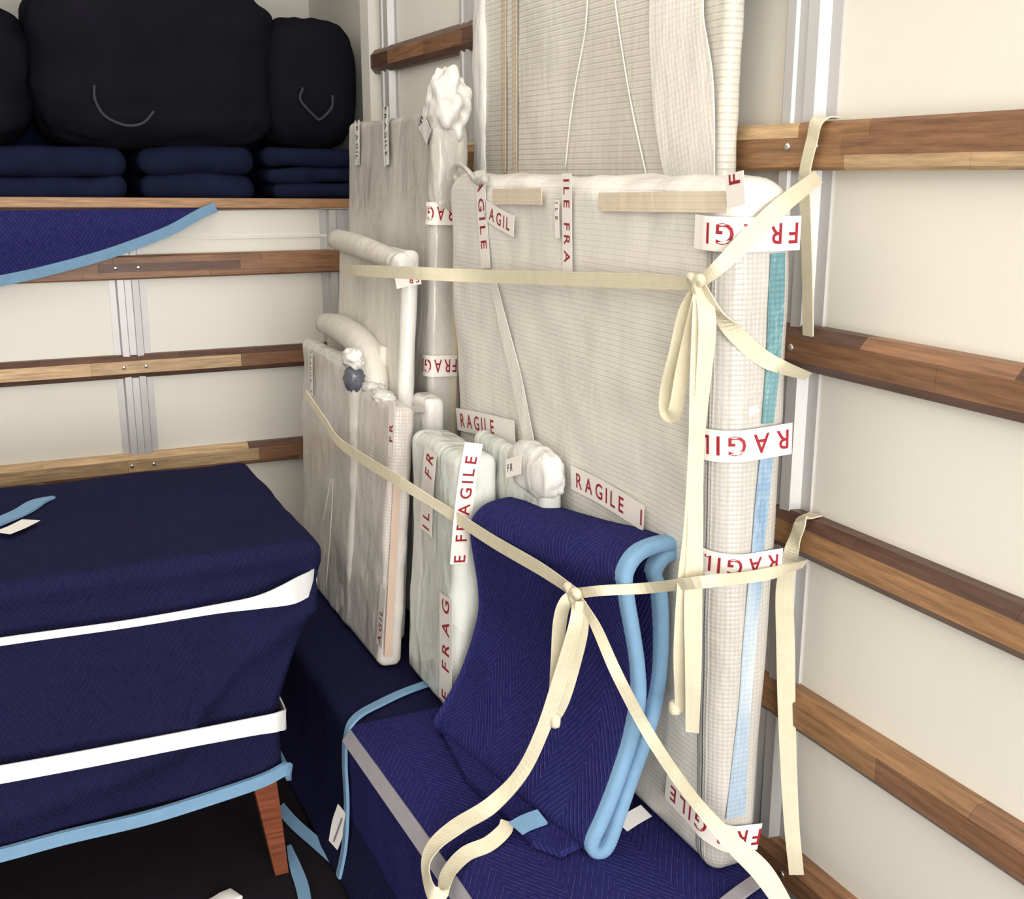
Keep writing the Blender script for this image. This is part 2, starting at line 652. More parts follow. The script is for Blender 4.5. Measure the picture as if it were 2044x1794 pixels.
# ------------------------------------------------------------------ the van box
XW, YW = 1.445, 4.395          # faces of the right-hand and front walls
XL, ZC, YB, YA = -0.98, 2.66, -1.7, 5.35
struct = lambda o: tag(o, kind='structure')
struct(box('floor', XL - .05, XW + .05, YB, YW + .05, -0.06, 0.0, MT['floor']))
struct(box('ceiling', XL - .05, XW + .05, YB, YA + .05, ZC, ZC + .05, MT['ceiling']))
struct(box('wall_right', XW, XW + .05, YB, YA, 0, ZC, MT['wall']))
struct(box('wall_left', XL - .05, XL, YB, YA, 0, ZC, MT['wall']))
struct(box('wall_front', XL, XW, YW, YW + .05, 0, 1.61, MT['wall']))
struct(box('wall_attic', XL, XW, YA, YA + .05, 1.55, ZC, MT['wall']))

# posts: hat-section aluminium uprights
POST = [(-.08, 0), (.08, 0), (.08, .005), (.052, .006), (.046, .030), (.018, .032), (.014, .026), (-.014, .026), (-.018, .032), (-.046, .030), (-.052, .006), (-.08, .005)]
nt = [0]


def post(axis, c, z0, z1, w=1.0):
    nt[0] += 1
    pr = [(p[0] * w, p[1]) for p in POST]
    if axis == 'right':
        v, f = extrude_profile(pr, z0, z1, lambda a, p: (XW - p[1], c + p[0], a))
    else:
        v, f = extrude_profile(pr[::-1], z0, z1, lambda a, p: (c + p[0], YW - p[1], a))
    o = mesh_obj('trim_%d' % nt[0], v, f, MT['alu'], smooth=False)
    struct(o)
    return o


post('right', 1.775, 0, ZC)
post('right', 3.42, 0, ZC, 0.8)
post('right', 4.20, 0, ZC, 1.0)
post('right', 0.10, 0, ZC)
post('front', 0.455, 0, 1.61, 0.82)
post('front', 1.27, 0, 1.61, 0.95)
nt[0] += 1
# square corner upright at the mouth of the attic
struct(box('trim_%d' % nt[0], XW - .05, XW, 4.32, 4.42, 1.60, ZC, MT['wall']))
nt[0] += 1
struct(box('trim_%d' % nt[0], XL, XW - .03, YW - .006, YW, 1.505, 1.515, MT['wall']))

# rails: laminated blocks of hardwood bolted across the posts
rng = random.Random(5)


def rail_sections(flat):
    c = 0.006 if flat else 0.020
    D, H = 0.045, 0.087
    d1 = D - c * 0.9
    zb, zt = 0.027, 0.060
    if not flat:
        zb, zt = c, H - c
    low = [(0, 0), (d1, 0), (D, min(c, zb)), (D, zb), (0, zb)] if flat else [(0, 0), (d1, 0), (D, zb), (0, zb)]
    mid = [(0, zb), (D, zb), (D, zt), (0, zt)]
    top = [(0, zt), (D, zt), (D, H - c), (d1, H), (0, H)] if flat else [(0, zt), (D, zt), (d1, H), (0, H)]
    return [low, mid, top]


def rail(side, z, a0, a1, label, flat, rows, screws=()):
    """rows: for low, mid, top a list of (end position along the rail, material)"""
    root = empty('wall_rail', (XW, a0, z) if side == 'right' else (a0, YW, z))
    if side == 'right':
        # local x runs along world y, local y out of the wall (-x)
        root.rotation_euler = (0, 0, math.pi / 2)
    else:
        root.rotation_euler = (0, 0, math.pi)
        root.location = (a1, YW, z)
    L = a1 - a0
    for sec, row in zip(rail_sections(flat), rows):
        s = a0
        for (e, mt) in row:
            e = min(e, a1)
            if e - s < 0.02:
                continue
            la, lb = (s - a0, e - a0) if side == 'right' else (a1 - e, a1 - s)
            jit = rng.uniform(0, 0.0009)
            v, f = extrude_profile([(p[0] + (jit if p[0] > 0.03 else 0), p[1]) for p in sec], la + .0004, lb - .0004, lambda a, p: (a, p[0], p[1]))
            mesh_obj('block', v, f, MT[mt], root, smooth=False)
            s = e
    for a in screws:
        la = (a - a0) if side == 'right' else (a1 - a)
        V, F = [], []
        n = 10
        for (rr, yy) in ((0.0075, .0452), (0.0075, .0475), (0.004, .0488)):
            for j in range(n):
                t = 2 * math.pi * j / n
                V.append((la + rr * math.cos(t), yy, 0.044 + rr * math.sin(t)))
        for q in range(2):
            for j in range(n):
                F.append((q * n + j, q * n + (j + 1) % n, (q + 1) * n + (j + 1) % n, (q + 1) * n + j))
        F.append(tuple(range(2 * n, 3 * n)))
        mesh_obj('screw', V, F, MT['screw'], root)
    tag(root, label, 'rail', 'wooden tie-down rails along the van walls')
    return root


def mixrow(a0, a1, pal, first=None):
    out, s = list(first or []), (first[-1][0] if first else a0)
    while s < a1:
        s += rng.uniform(0.28, 0.6)
        if a1 - s < 0.15:
            s = a1
        out.append((s, rng.choice(pal)))
    return out


RB = -0.9
rail('right', 2.118, RB, 4.36, 'topmost dark brown rail, high on the wall beside the tall wrapped panel', False,
     [mixrow(RB, 4.36, ['walnut']), mixrow(RB, 4.36, ['walnut', 'brown', 'walnut']), mixrow(RB, 4.36, ['walnut', 'walnut', 'brown'])])
rail('right', 1.754, RB, 4.36, 'light oak rail at eye level, just above the top of the large bubble-wrapped piece', True,
     [mixrow(RB, 4.36, ['oak', 'tan', 'brown'], [(0.9, 'oak'), (1.33, 'tan'), (1.62, 'tan'), (2.2, 'oak')]),
      mixrow(RB, 4.36, ['oak', 'brown'], [(0.8, 'brown'), (1.2, 'brown'), (1.63, 'brown'), (2.3, 'oak')]),
      mixrow(RB, 4.36, ['oak', 'tan'], [(0.9, 'brown'), (1.56, 'brown'), (1.75, 'oak'), (2.4, 'tan')])], (1.70, 1.78))
rail('right', 1.376, RB, 4.36, 'brown rail next below the eye-level one, where the upper strap is tied underneath', False,
     [mixrow(RB, 4.36, ['walnut']), mixrow(RB, 4.36, ['brown', 'oak', 'brown'], [(0.9, 'brown'), (1.36, 'brown'), (1.75, 'brown')]), mixrow(RB, 4.36, ['walnut', 'brown'])], (1.735,))
rail('right', 1.003, RB, 4.36, 'oak rail with dark edges that the lower strap loops over', False,
     [mixrow(RB, 4.36, ['walnut']), mixrow(RB, 4.36, ['oak'], [(1.9, 'oak')]), mixrow(RB, 4.36, ['walnut'])])
rail('right', 0.630, RB, 4.36, 'brown rail second from the floor, behind the hanging strap end', False,
     [mixrow(RB, 4.36, ['walnut', 'brown']), mixrow(RB, 4.36, ['oak', 'brown'], [(1.05, 'brown'), (1.42, 'brown'), (1.8, 'oak')]), mixrow(RB, 4.36, ['oak', 'brown'], [(1.2, 'brown'), (1.5, 'oak'), (1.9, 'oak')])])
rail('right', 0.257, RB, 4.36, 'lowest rail near the floor, at the foot of the large wrapped piece', False,
     [mixrow(RB, 4.36, ['walnut', 'brown']), mixrow(RB, 4.36, ['brown', 'oak']), mixrow(RB, 4.36, ['brown', 'walnut'])], (1.66,))
FA, FB = XL + .02, XW - .05
rail('front', 1.368, FA, FB, 'reddish brown rail partly covered by the hanging blue blanket', True,
     [mixrow(FA, FB, ['brown'], [(0.3, 'brown')]), mixrow(FA, FB, ['brown', 'walnut']), mixrow(FA, FB, ['brown'])], (0.415, 0.495))
rail('front', 1.000, FA, FB, 'middle of the three front wall rails, pale oak with dark edges', False,
     [mixrow(FA, FB, ['walnut']), mixrow(FA, FB, ['tan'], [(0.3, 'tan'), (0.85, 'tan'), (1.36, 'brown')]), mixrow(FA, FB, ['walnut'])], (0.415, 0.495))
rail('front', 0.620, FA, FB, 'pale front wall rail just above the blanket-wrapped furniture with legs', False,
     [mixrow(FA, FB, ['tan', 'oak']), mixrow(FA, FB, ['tan'], [(0.4, 'tan'), (0.9, 'tan'), (1.36, 'brown')]), mixrow(FA, FB, ['tan'], [(0.1, 'tan'), (0.86, 'tan'), (1.36, 'walnut')])], (0.415, 0.495))

# ------------------------------------------------------------------ attic shelf over the cab
sh = empty('attic_shelf', (0.2, YW, 1.60))
tag(sh, 'attic shelf over the cab with a thin orange-brown wooden edge', 'shelf')
box('deck', XL - .2 + .02, XW - .2 - .002, .052, YA - YW, .012, .042, MT['brown'], sh)
v, f = box_vf(XL - .2 + .01, 1.13, -.045, .048, 0, .034)
v = [(x, y, z + 0.046 - 0.030 * (x + 1.0) / 2.1) for (x, y, z) in v]
mesh_obj('edge_board', v, f, MT['oak'], sh, smooth=False)
v, f = box_vf(1.135, XW - .2 - .05, -.045, .048, .008, .034)
mesh_obj('edge_end', v, f, MT['walnut'], sh, smooth=False)


# bags and folded blankets lying in the attic
def bag(label, c, rad, seed, handles, **kw):
    root = empty('duffel_bag', (c[0], c[1], c[2] - rad[2]))
    tag(root, label, 'bag', 'black bags piled in the attic')
    blob('body', (0, 0, rad[2]), rad, MT['bag'], root, seed=seed, **kw)
    for h in handles:
        P = [Vector(p) - root.location for p in h]
        tube('handle', P, 0.006, MT['bagstrap'], root, 6)
    return root


def arc(pts, Y):
    return [at(u, v, Y=Y) for (u, v) in pts]


bag('big bulging black bag in the middle of the attic, its strap hanging in a loop', (0.635, 4.70, 2.14), (0.455, 0.29, 0.31), 3,
    [arc([(188, 170), (190, 200), (210, 232), (250, 250), (285, 246), (308, 222)], 4.392)], e=0.5, amp=0.05, freq=3.0, nu=88, nv=52)
bag('black bag at the outer end of the attic, cut by the picture edge', (-0.31, 4.72, 2.09), (0.52, 0.30, 0.265), 8, [], e=0.5, amp=0.05, freq=3.0, nu=64, nv=40)
bag('rounded black bag leaning on the attic side wall by the white upright', (1.215, 4.70, 2.09), (0.20, 0.28, 0.255), 12,
    [arc([(605, 175), (600, 200), (628, 232), (640, 238), (662, 215), (664, 190)], 4.40)], e=0.62, amp=0.04, freq=2.6, nu=60, nv=40)
bk0 = empty('rolled_bundle', (0.2, 5.18, 1.645))
tag(bk0, 'dark rolled bundle filling the back of the attic behind the bags', 'bundle')
V, F = rounded_box(2.2, 0.30, 0.56, 0.10, 0.05, lambda p, n: 0.02 * noise.noise(p * 5))
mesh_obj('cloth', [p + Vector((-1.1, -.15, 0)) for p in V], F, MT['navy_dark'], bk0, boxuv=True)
tube('cord', [Vector((.5, -.168, .03)), Vector((.5, -.175, .28)), Vector((.5, -.165, .5))], .006, MT['bagstrap'], bk0, 6)


def folded(label, x0, x1, y0, y1, z0, layers, th, seed):
    root = empty('folded_blanket', ((x0 + x1) / 2, (y0 + y1) / 2, z0))
    tag(root, label, 'blanket', 'dark folded blankets under the bags')
    for i in range(layers):
        ox = rng.uniform(-.02, .02)
        V, F = rounded_box(x1 - x0, y1 - y0, th, th * 0.48, 0.04, lambda p, n: 0.018 * noise.noise(p * 6 + Vector((seed, i * 3, 0))), k=3)
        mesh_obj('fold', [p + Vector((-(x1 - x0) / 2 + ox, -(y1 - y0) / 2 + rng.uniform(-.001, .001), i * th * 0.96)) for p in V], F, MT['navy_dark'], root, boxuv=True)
    return root


folded('dark navy folded blanket at the outer end of the attic edge', -0.80, 0.505, 4.45, 5.0, 1.645, 2, 0.098, 1)
folded('dark navy folded blanket on the attic edge under the big bag', 0.545, 0.98, 4.45, 5.0, 1.645, 2, 0.102, 4)
folded('dark blue folded blanket at the attic corner under the rounded bag', 1.02, 1.39, 4.45, 5.0, 1.645, 3, 0.066, 9)

# blanket hanging below the attic edge, over the end of the top front rail
root = empty('hanging_blanket', (0.0, 4.31, 1.36))
tag(root, 'dark blue quilted blanket hanging below the attic edge with a slanting light blue hem', 'blanket')
hp = [at(u, v, Y=4.315) for (u, v) in ((428, 416), (395, 430), (330, 465), (215, 508), (100, 540), (0, 562))]
hp += [Vector((-0.30, 4.315, 1.33)), Vector((-0.75, 4.315, 1.27))]
HP = catmull(hp, 6)
V, F, UV = [], [], []
nz = 8
ztop = 1.622
for i, p in enumerate(HP):
    for j in range(nz + 1):
        z = ztop + (p.z - ztop) * j / nz
        y = 4.335 + 0.008 * noise.noise(Vector((p.x * 6, z * 3, 1)))
        V.append(Vector((p.x, y - 0.035 * min(1, j / 3), min(z, ztop))) - root.location)
        UV.append((p.x, z))
n1 = len(V)
V += [q + Vector((0, 0.012, 0)) for q in V]
UV = UV * 2
for i in range(len(HP) - 1):
    for j in range(nz):
        a = i * (nz + 1) + j
        q = (a, a + nz + 1, a + nz + 2, a + 1)
        F.append(q[::-1])
        F.append(tuple(n1 + k for k in q))
for i in range(len(HP) - 1):
    a = i * (nz + 1) + nz
    F.append((a, a + nz + 1, n1 + a + nz + 1, n1 + a))
mesh_obj('cloth', V, F, MT['navy_bright'], root, UV)
P = [Vector((p.x, 4.299 , p.z + 0.005)) - root.location for p in hp]
ribbon('hem', P, Vector((0, -1, 0)), 0.036, MT['hem'], root, 0.016)

# ------------------------------------------------------------------ furniture wrapped in a blanket, standing on legs
TX0, TX1, TY0, TY1, TZ0, TZ1 = -0.80, 0.665, 2.525, 3.40, 0.27, 0.885
tb = empty('wrapped_credenza', ((TX0 + TX1) / 2, (TY0 + TY1) / 2, 0))
tag(tb, 'low furniture on reddish legs, wrapped in a blue quilted blanket with two white bands', 'furniture')


def ridge_z(x):
    # height of the slanting fold across the front, from world x
    pts = [(-1.0, .31), (-.10, .37), (.12, .395), (.26, .43), (.40, .55), (.52, .66), (.66, .74)]
    for (a, b) in zip(pts, pts[1:]):
        if a[0] <= x <= b[0]:
            k = (x - a[0]) / (b[0] - a[0])
            k = k * k * (3 - 2 * k)
            return a[1] + (b[1] - a[1]) * k
    return pts[-1][1]


def t_disp(p, n):
    w = 0.006 * noise.noise(p * 5) + 0.003 * noise.noise(p * 16)
    x, z = p.x + TX0, p.z + TZ0
    if n.y < -0.5 and z < TZ1 - .05:
        d = z - ridge_z(x)
        w += 0.034 * math.exp(-(d / 0.05) ** 2) - (0.012 if d > 0 else 0.0)
        if d < 0:
            w += 0.010 * noise.noise(Vector((x * 10, 0, z * 5)))
    if n.z < -0.5:
        w *= 0.3
    return w


def t_deform(p):
    x, y, z = p.x + TX0, p.y + TY0, p.z + TZ0
    k = (TZ1 - z) / (TZ1 - TZ0)
    # drawn in by the bands towards the bottom at the end, sagging hem
    if x > 0:
        e = max(0.0, (x - 0.30) / (TX1 - 0.30))
        x -= e * 0.125 * min(1.0, max(0, k - .10) / 0.55)
    if k > 0.6:
        z += (k - 0.6) / 0.4 * (0.035 * (x + 0.1) - 0.02 + 0.008 * math.sin(x * 9))
    return Vector((x - tb.location.x, y - tb.location.y, z))


V, F = rounded_box(TX1 - TX0, TY1 - TY0, TZ1 - TZ0, 0.035, 0.022, t_disp, t_deform)
mesh_obj('blanket', V, F, MT['navy'], tb, boxuv=True)
tl = lambda p: p - tb.location


def t_front(u, v, dy=0.012):
    return tl(at(u, v, Y=TY0 - dy))


# hem along the lower edge
ribbon('hem', [t_front(u, v, .016) for (u, v) in ((-420, 1800), (-200, 1752), (0, 1703), (130, 1668), (290, 1630), (420, 1590), (520, 1556), (566, 1533))] + [tl(Vector((.546, 2.55, .280))), tl(Vector((.544, 2.75, .285)))],
       [Vector((0, -1, 0))] * 7 + [Vector((.6, -.8, 0)), Vector((1, 0, 0)), Vector((1, 0, 0))], 0.032, MT['hem'], tb, 0.012)
# white bands
ribbon('band', [t_front(u, v, .030) for (u, v) in ((-420, 1344), (0, 1280), (250, 1245), (430, 1215), (520, 1200), (590, 1178))] + [tl(Vector((.655, 2.58, .785))), tl(Vector((.66, 2.80, .79)))],
       [Vector((0, -1, 0))] * 5 + [Vector((.5, -.9, 0)), Vector((1, 0, 0)), Vector((1, 0, 0))], [.018, .018, .018, .022, .034, .062, .055, .05], MT['whitetape'], tb, 0.004)
ribbon('band', [t_front(u, v, .036) for (u, v) in ((-420, 1620), (0, 1545), (180, 1512), (380, 1473), (500, 1450), (556, 1439))] + [tl(Vector((.552, 2.56, .437))), tl(Vector((.552, 2.8, .437)))],
       [Vector((0, -1, 0))] * 5 + [Vector((.4, -.9, 0)), Vector((1, 0, 0)), Vector((1, 0, 0))], [.045, .043, .043, .043, .046, .05, .05, .05], MT['whitetape'], tb, 0.004)
# tapered splayed legs
for (fx, fy, sx, sy) in ((0.524, 2.560, 1, -1), (0.524, 3.28, 1, 1), (-0.66, 2.560, -1, -1), (-0.66, 3.28, -1, 1)):
    V = []
    for (z, h, off) in ((0.0, .017, 0.0), (.20, .026, -.022), (.36, .033, -.042)):
        for (a, b) in ((-1, -1), (1, -1), (1, 1), (-1, 1)):
            V.append(tl(Vector((fx + sx * off + a * h, fy + sy * off * .3 + b * h, z))))
    F = [(3, 2, 1, 0), (8, 9, 10, 11)]
    for q in (0, 4):
        for e in range(4):
            F.append((q + e, q + (e + 1) % 4, q + 4 + (e + 1) % 4, q + 4 + e))
    mesh_obj('leg', V, F, MT['cherry'], tb, smooth=False)
# loose hem corner and tag on the top
zt = TZ1 + .004
ribbon('loose_hem', [tl(at(u, v, Z=zt)) for (u, v) in ((-130, 1090), (-40, 1058), (40, 1025), (75, 1004), (108, 994))], Vector((0, 0, 1)), [.05, .05, .05, .045, .012], MT['hem'], tb, 0.006)
ribbon('tag', [tl(at(u, v, Z=zt + .008)) for (u, v) in ((4, 1064), (34, 1052), (62, 1038))], Vector((0, 0, 1)), .05, MT['paper'], tb, 0.001)

# ------------------------------------------------------------------ long low chest under blankets, against the right-hand wall
KX0, KX1, KY0, KY1, KZ = 0.70, 1.27, 1.10, 3.95, 0.40
kb = empty('wrapped_chest', ((KX0 + KX1) / 2, (KY0 + KY1) / 2, 0))
tag(kb, 'long low chest under blue quilted blankets, carrying the leaning wrapped pieces', 'furniture')
kl = lambda p: p - kb.location


def k_disp(p, n):
    w = 0.004 * noise.noise(p * 5) + 0.0025 * noise.noise(p * 14)
    if n.z > .5:
        w = min(w, 0.0)
    return w


def k_deform(p):
    x, y, z = p.x + KX0, p.y + KY0, p.z
    k = max(0.0, 1 - z / 0.22)
    if x < 0.9:
        x -= 0.07 * k * k * (1 - (x - KX0) / 0.2 if x < KX0 + .2 else 0)
    return Vector((x - kb.location.x, y - kb.location.y, z))


V, F = rounded_box(KX1 - KX0, KY1 - KY0, KZ, 0.03, 0.035, k_disp, k_deform)
mesh_obj('blanket', V, F, MT['navy'], kb, boxuv=True)
# near blanket lying over the first one, with light blue binding across the top and down the side
V, F = rounded_box(KX1 - KX0 + .012, 2.50 - KY0 + .02, KZ - .02 + .006, 0.03, 0.035, k_disp)
mesh_obj('second_blanket', [kl(p + Vector((KX0 - .006, KY0 - .01, .02))) for p in V], F, MT['navy_bright'], kb, boxuv=True)
up, lf = Vector((0, 0, 1)), Vector((-1, 0, 0))
ribbon('hem', [kl(Vector(p)) for p in ((1.20, 2.66, KZ + .007), (0.94, 2.615, KZ + .007), (0.80, 2.56, KZ + .007), (0.725, 2.515, KZ + .004), (0.696, 2.492, KZ - .03), (0.689, 2.487, KZ - .10), (0.685, 2.47, .20), (0.670, 2.45, .10), (0.648, 2.44, .02))],
       [up, up, up, (up + lf * .4).normalized(), lf, lf, lf, lf, lf], 0.024, MT['hem'], kb, 0.008)
ribbon('edge_band', [kl(Vector(p)) for p in ((0.694, 2.48, KZ - .018), (0.697, 2.2, KZ - .012), (0.699, 1.9, KZ - .004), (0.700, 1.6, KZ - .002), (0.70, 1.2, KZ - .002))], (lf * .75 + up * .65).normalized(), 0.034, MT['hem_grey'], kb, 0.006)
# binding resting on the floor at the foot
ribbon('floor_hem', [kl(at(u, v, Z=.012)) for (u, v) in ((560, 1612), (590, 1646), (640, 1690), (690, 1735), (722, 1768), (745, 1800))], Vector((-.5, 0, .85)), 0.030, MT['hem'], kb, 0.006)
ribbon('floor_hem', [kl(at(u, v, Z=.010)) for (u, v) in ((578, 1690), (590, 1730), (604, 1770), (612, 1810))], Vector((-.3, 0, .95)), [.012, .028, .032, .03], MT['hem'], kb, 0.006)
tg = ribbon('tag', [kl(Vector(p)) for p in ((0.672, 2.475, .185), (0.662, 2.49, .13), (0.650, 2.50, .075))], Vector((-1, -.35, .15)), [.045, .052, .040], MT['paper'], kb, 0.001)
ribbon('writing', [kl(Vector(p)) for p in ((0.668, 2.470, .165), (0.658, 2.485, .12), (0.649, 2.492, .09))], Vector((-1, -.35, .15)), .004, MT['ink'], tg, 0.0006)
# pale binding at the near wall-side corner
ribbon('corner_hem', [kl(Vector(p)) for p in ((1.11, 1.49, KZ + .010), (1.18, 1.515, KZ + .012), (1.262, 1.545, KZ + .008))], up, 0.03, MT['hem_grey'], kb, 0.006)


# ------------------------------------------------------------------ wrapped pieces leaning on the wall
class Item:
    """local frame: x from the far end towards the camera end, y into the piece (towards the wall), z up"""

    def __init__(self, name, label, cat, Xf, Ynear, Yfar, T, H, lean, z0=KZ + .006, yaw=0.0, group='wrapped pieces leaning on the wall'):
        self.L, self.T, self.H = Yfar - Ynear, T, H
        self.o = empty(name, (Xf, Yfar, z0), (-math.radians(lean), 0, -math.pi / 2 + math.radians(yaw)))
        tag(self.o, label, cat, group)
        bpy.context.view_layer.update()
        self.M = self.o.matrix_basis.copy()
        self.I = self.M.inverted()

    def ray(self, u, v):
        return self.I @ EYE, self.I.to_3x3() @ sight(u, v)

    def front(self, u, v, off=0.004):
        o, d = self.ray(u, v)
        return o + d * ((-off - o.y) / d.y)

    def near(self, u, v, off=0.004):
        o, d = self.ray(u, v)
        return o + d * ((self.L + off - o.x) / d.x)

    def wrap(self, mat, r=0.02, amp=0.005, freq=9, seed=0, step=0.025, name='wrap', x0=0, x1=None, deform=None, y0=0, T=None, z1=None, vert=0.0):
        x1 = self.L if x1 is None else x1
        T = self.T if T is None else T
        H = self.H if z1 is None else z1
        s = Vector((seed * 2.3, seed * 1.1, seed))

        def disp(p, n):
            w = amp * noise.noise(p * freq + s) + amp * .6 * noise.noise(p * freq * 2.7 + s)
            if vert:
                w += vert * noise.noise(Vector((p.x * 34, p.y * 34, p.z * 5)) + s)
            if n.z < -.5:
                w = 0
            return w
        V, F = rounded_box(x1 - x0, T, H, min(r, T * .49), step, disp, deform)
        return mesh_obj(name, [p + Vector((x0, y0, 0)) for p in V], F, mat, self.o, boxuv=True)

    def inner(self, mat, ins=0.012, name='board', z1=None, z0=0.012, x0=None, x1=None):
        x0 = ins if x0 is None else x0
        x1 = self.L - ins if x1 is None else x1
        return box(name, x0, x1, ins, self.T - ins, z0, self.H - ins if z1 is None else z1, mat, self.o)

    def corner_path(self, z, xs, ye, r, off, dz=0.0, flip=True):
        """path from the wall side of the near end, round the near vertical corner, onto the front; flip: text begins at the end"""
        P, N = [], []
        L = self.L
        P.append(Vector((L + off, ye, z)))
        N.append(Vector((1, 0, 0)))
        P.append(Vector((L + off, (ye + r) / 2, z)))
        N.append(Vector((1, 0, 0)))
        for i in range(5):
            a = i / 4 * math.pi / 2
            P.append(Vector((L - r + (r + off) * math.cos(a), r - (r + off) * math.sin(a), z)))
            N.append(Vector((math.cos(a), -math.sin(a), 0)))
        P.append(Vector(((xs + L - r) / 2, -off, z)))
        N.append(Vector((0, -1, 0)))
        P.append(Vector((xs, -off, z)))
        N.append(Vector((0, -1, 0)))
        tot = len(P) - 1
        for i, p in enumerate(P):
            p.z += dz * i / tot
        if not flip:
            P, N = P[::-1], N[::-1]
        return P, N

    def tape_front(self, pts, width, text, off=0.007, **kw):
        return tape(self.o, [self.front(u, v, off) for (u, v) in pts], Vector((0, -1, 0)), width, text, **kw)

    def tape_near(self, pts, width, text, off=0.007, **kw):
        return tape(self.o, [self.near(u, v, off) for (u, v) in pts], Vector((1, 0, 0)), width, text, **kw)


FR = 'FRAGILE  FRAGILE  FRAGILE'

# tall panel behind everything
A = Item('wrapped_parcel', 'tallest bubble-wrapped panel, rising out of the picture against the wall', 'parcel', 1.335, 1.905, 3.12, 0.045, 1.98, 0.15)
A.wrap(MT['wrapA'], 0.02, 0.003, 7, 1, vert=0.0005)
A.inner(MT['board_grey'], 0.010)
A.wrap(MT['foam'], 0.02, 0.006, 8, 2, name='edge_padding', x0=-.035, x1=.045, y0=-.012, T=.058)
ribbon('loose_film', [A.front(u, v, .008) for (u, v) in ((1352, -60), (1350, 60), (1362, 180), (1372, 290), (1384, 380))], Vector((0, -1, 0)), [.20, .20, .22, .20, .16], MT['film'], A.o, 0.003)
tube('film_edge', [A.front(u, v, .005) for (u, v) in ((1175, -40), (1168, 60), (1152, 150), (1138, 240), (1128, 340))], .0022, MT['foam'], A.o, 6)
tube('film_edge', [A.front(u, v, .005) for (u, v) in ((1222, -40), (1240, 90), (1262, 220), (1290, 350))], .0022, MT['foam'], A.o, 6)

for uu in (1006, 1028):
    ribbon('batten', [A.front(uu, v, .004) for v in (-60, 100, 220, 345)], Vector((0, -1, 0)), .030, MT['kraft2'], A.o, .002)

# large thick piece
I = Item('wrapped_parcel', 'large thick bubble-wrapped piece with a teal strip down its narrow end', 'parcel', 1.165, 1.58, 2.87, 0.146, 1.335, -1.6)


def i_deform(p):
    k = max(0.0, 1 - p.z / 0.9)
    y = p.y * (1 - 0.33 * k)
    z = p.z + (0.012 * noise.noise(Vector((p.x * 5, p.y * 8, 3))) if p.z > 1.2 else 0)
    return Vector((p.x, y, z))


I.wrap(MT['wrapI'], 0.050, 0.007, 5, 3, deform=i_deform, vert=0.0007, step=.022)
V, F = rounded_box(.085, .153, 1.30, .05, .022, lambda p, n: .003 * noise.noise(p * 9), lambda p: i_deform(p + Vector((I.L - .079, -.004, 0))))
mesh_obj('end_dimming_shell', V, F, MT['wrapEndDimmed'], I.o, boxuv=True)  # added shell: darker colour tones down the light on the near end
box('board', .04, I.L - .04, .022, .10, .012, 1.19, MT['board_cream'], I.o)
box('wooden_edge', .04, I.L - .05, .020, .115, 1.20, 1.275, MT['board_tan'], I.o)
ribbon('end_strip', [I.near(u, v, .0075) for (u, v) in ((1552, 505), (1549, 600), (1543, 720), (1532, 845))], Vector((1, 0, 0)), [.030, .034, .030, .026], MT['teal'], I.o, .0015)
ribbon('end_strip', [I.near(u, v, .0075) for (u, v) in ((1530, 905), (1520, 1010), (1512, 1100), (1505, 1180), (1495, 1290), (1487, 1400), (1478, 1500), (1468, 1630))], Vector((1, 0, 0)), [.028, .030, .028, .030, .030, .028, .034, .046], MT['paleblue'], I.o, .0015)
# pale film seam running down the face
ribbon('film_seam', [I.front(u, v, .0085) for (u, v) in ((985, 560), (1005, 650), (1030, 750), (1050, 850), (1068, 930))], Vector((0, -1, 0)), [.03, .05, .06, .06, .05], MT['film'], I.o, .0012)


def i_corner(v, u_front, text, skip, width=.058, dz=0.0, ye=0.140, off=.0125):
    z = I.front(1440, v).z
    zz = I.near(1500, v).z
    xs = I.front(u_front, v).x
    P, N = I.corner_path(zz, xs, ye, .05, off, dz)
    k = max(0.0, 1 - zz / 0.9)
    for p in P:
        p.y = p.y * (1 - .33 * k) if p.y > 0 else p.y
    return tape(I.o, P, N, width, text, skip)


i_corner(470, 1395, FR, 0.006, .058, .006)
i_corner(884, 1385, 'RAGILE  FRAGILE', 0.008, .058, -.004)
i_corner(1128, 1405, 'RAGILE  FRAGILE', 0.010, .050, .012)
i_corner(1668, 1335, 'FRAGILE  FRAGILE', 0.000, .056, .050)
I.tape_front([(1131, 346), (1132, 420), (1133, 545)], .044, 'ILE FRAGILE', skip=.012)
I.tape_front([(1112, 400), (1112, 440), (1113, 475)], .020, 'ILE', skip=.004, gap=.6)
I.tape_front([(958, 340), (962, 420), (970, 535)], .058, 'AGILE', skip=.018)
I.tape_front([(968, 418), (995, 436), (1026, 452)], .050, 'AGIL', skip=.03)
I.tape_front([(1140, 952), (1205, 985), (1285, 1035)], .056, ' RAGILE  I', skip=.0)
I.tape_front([(912, 836), (960, 846), (1028, 864)], .062, 'RAGILE', skip=.03)
I.tape_front([(1470, 412), (1468, 380), (1466, 344)], .050, 'F', skip=.036, off=.013)
for (ua, ub, vv) in ((984, 1082, 392), (1196, 1452, 403)):
    ribbon('cardboard_strip', [I.front(u, vv, .0075) for u in (ua, (ua + ub) / 2, ub)], Vector((0, -1, 0)), .036, MT['kraft'], I.o, .0012)
# twisted loose end of film on its top
tube('film_tail', [Vector(p) for p in ((.02, .05, 1.30), (-.01, .03, 1.34), (.05, .02, 1.365), (.16, .0, 1.35), (.24, -.01, 1.325), (.29, -.005, 1.33))], [.006, .009, .008, .007, .009, .012], MT['wrapB'], I.o, 8)

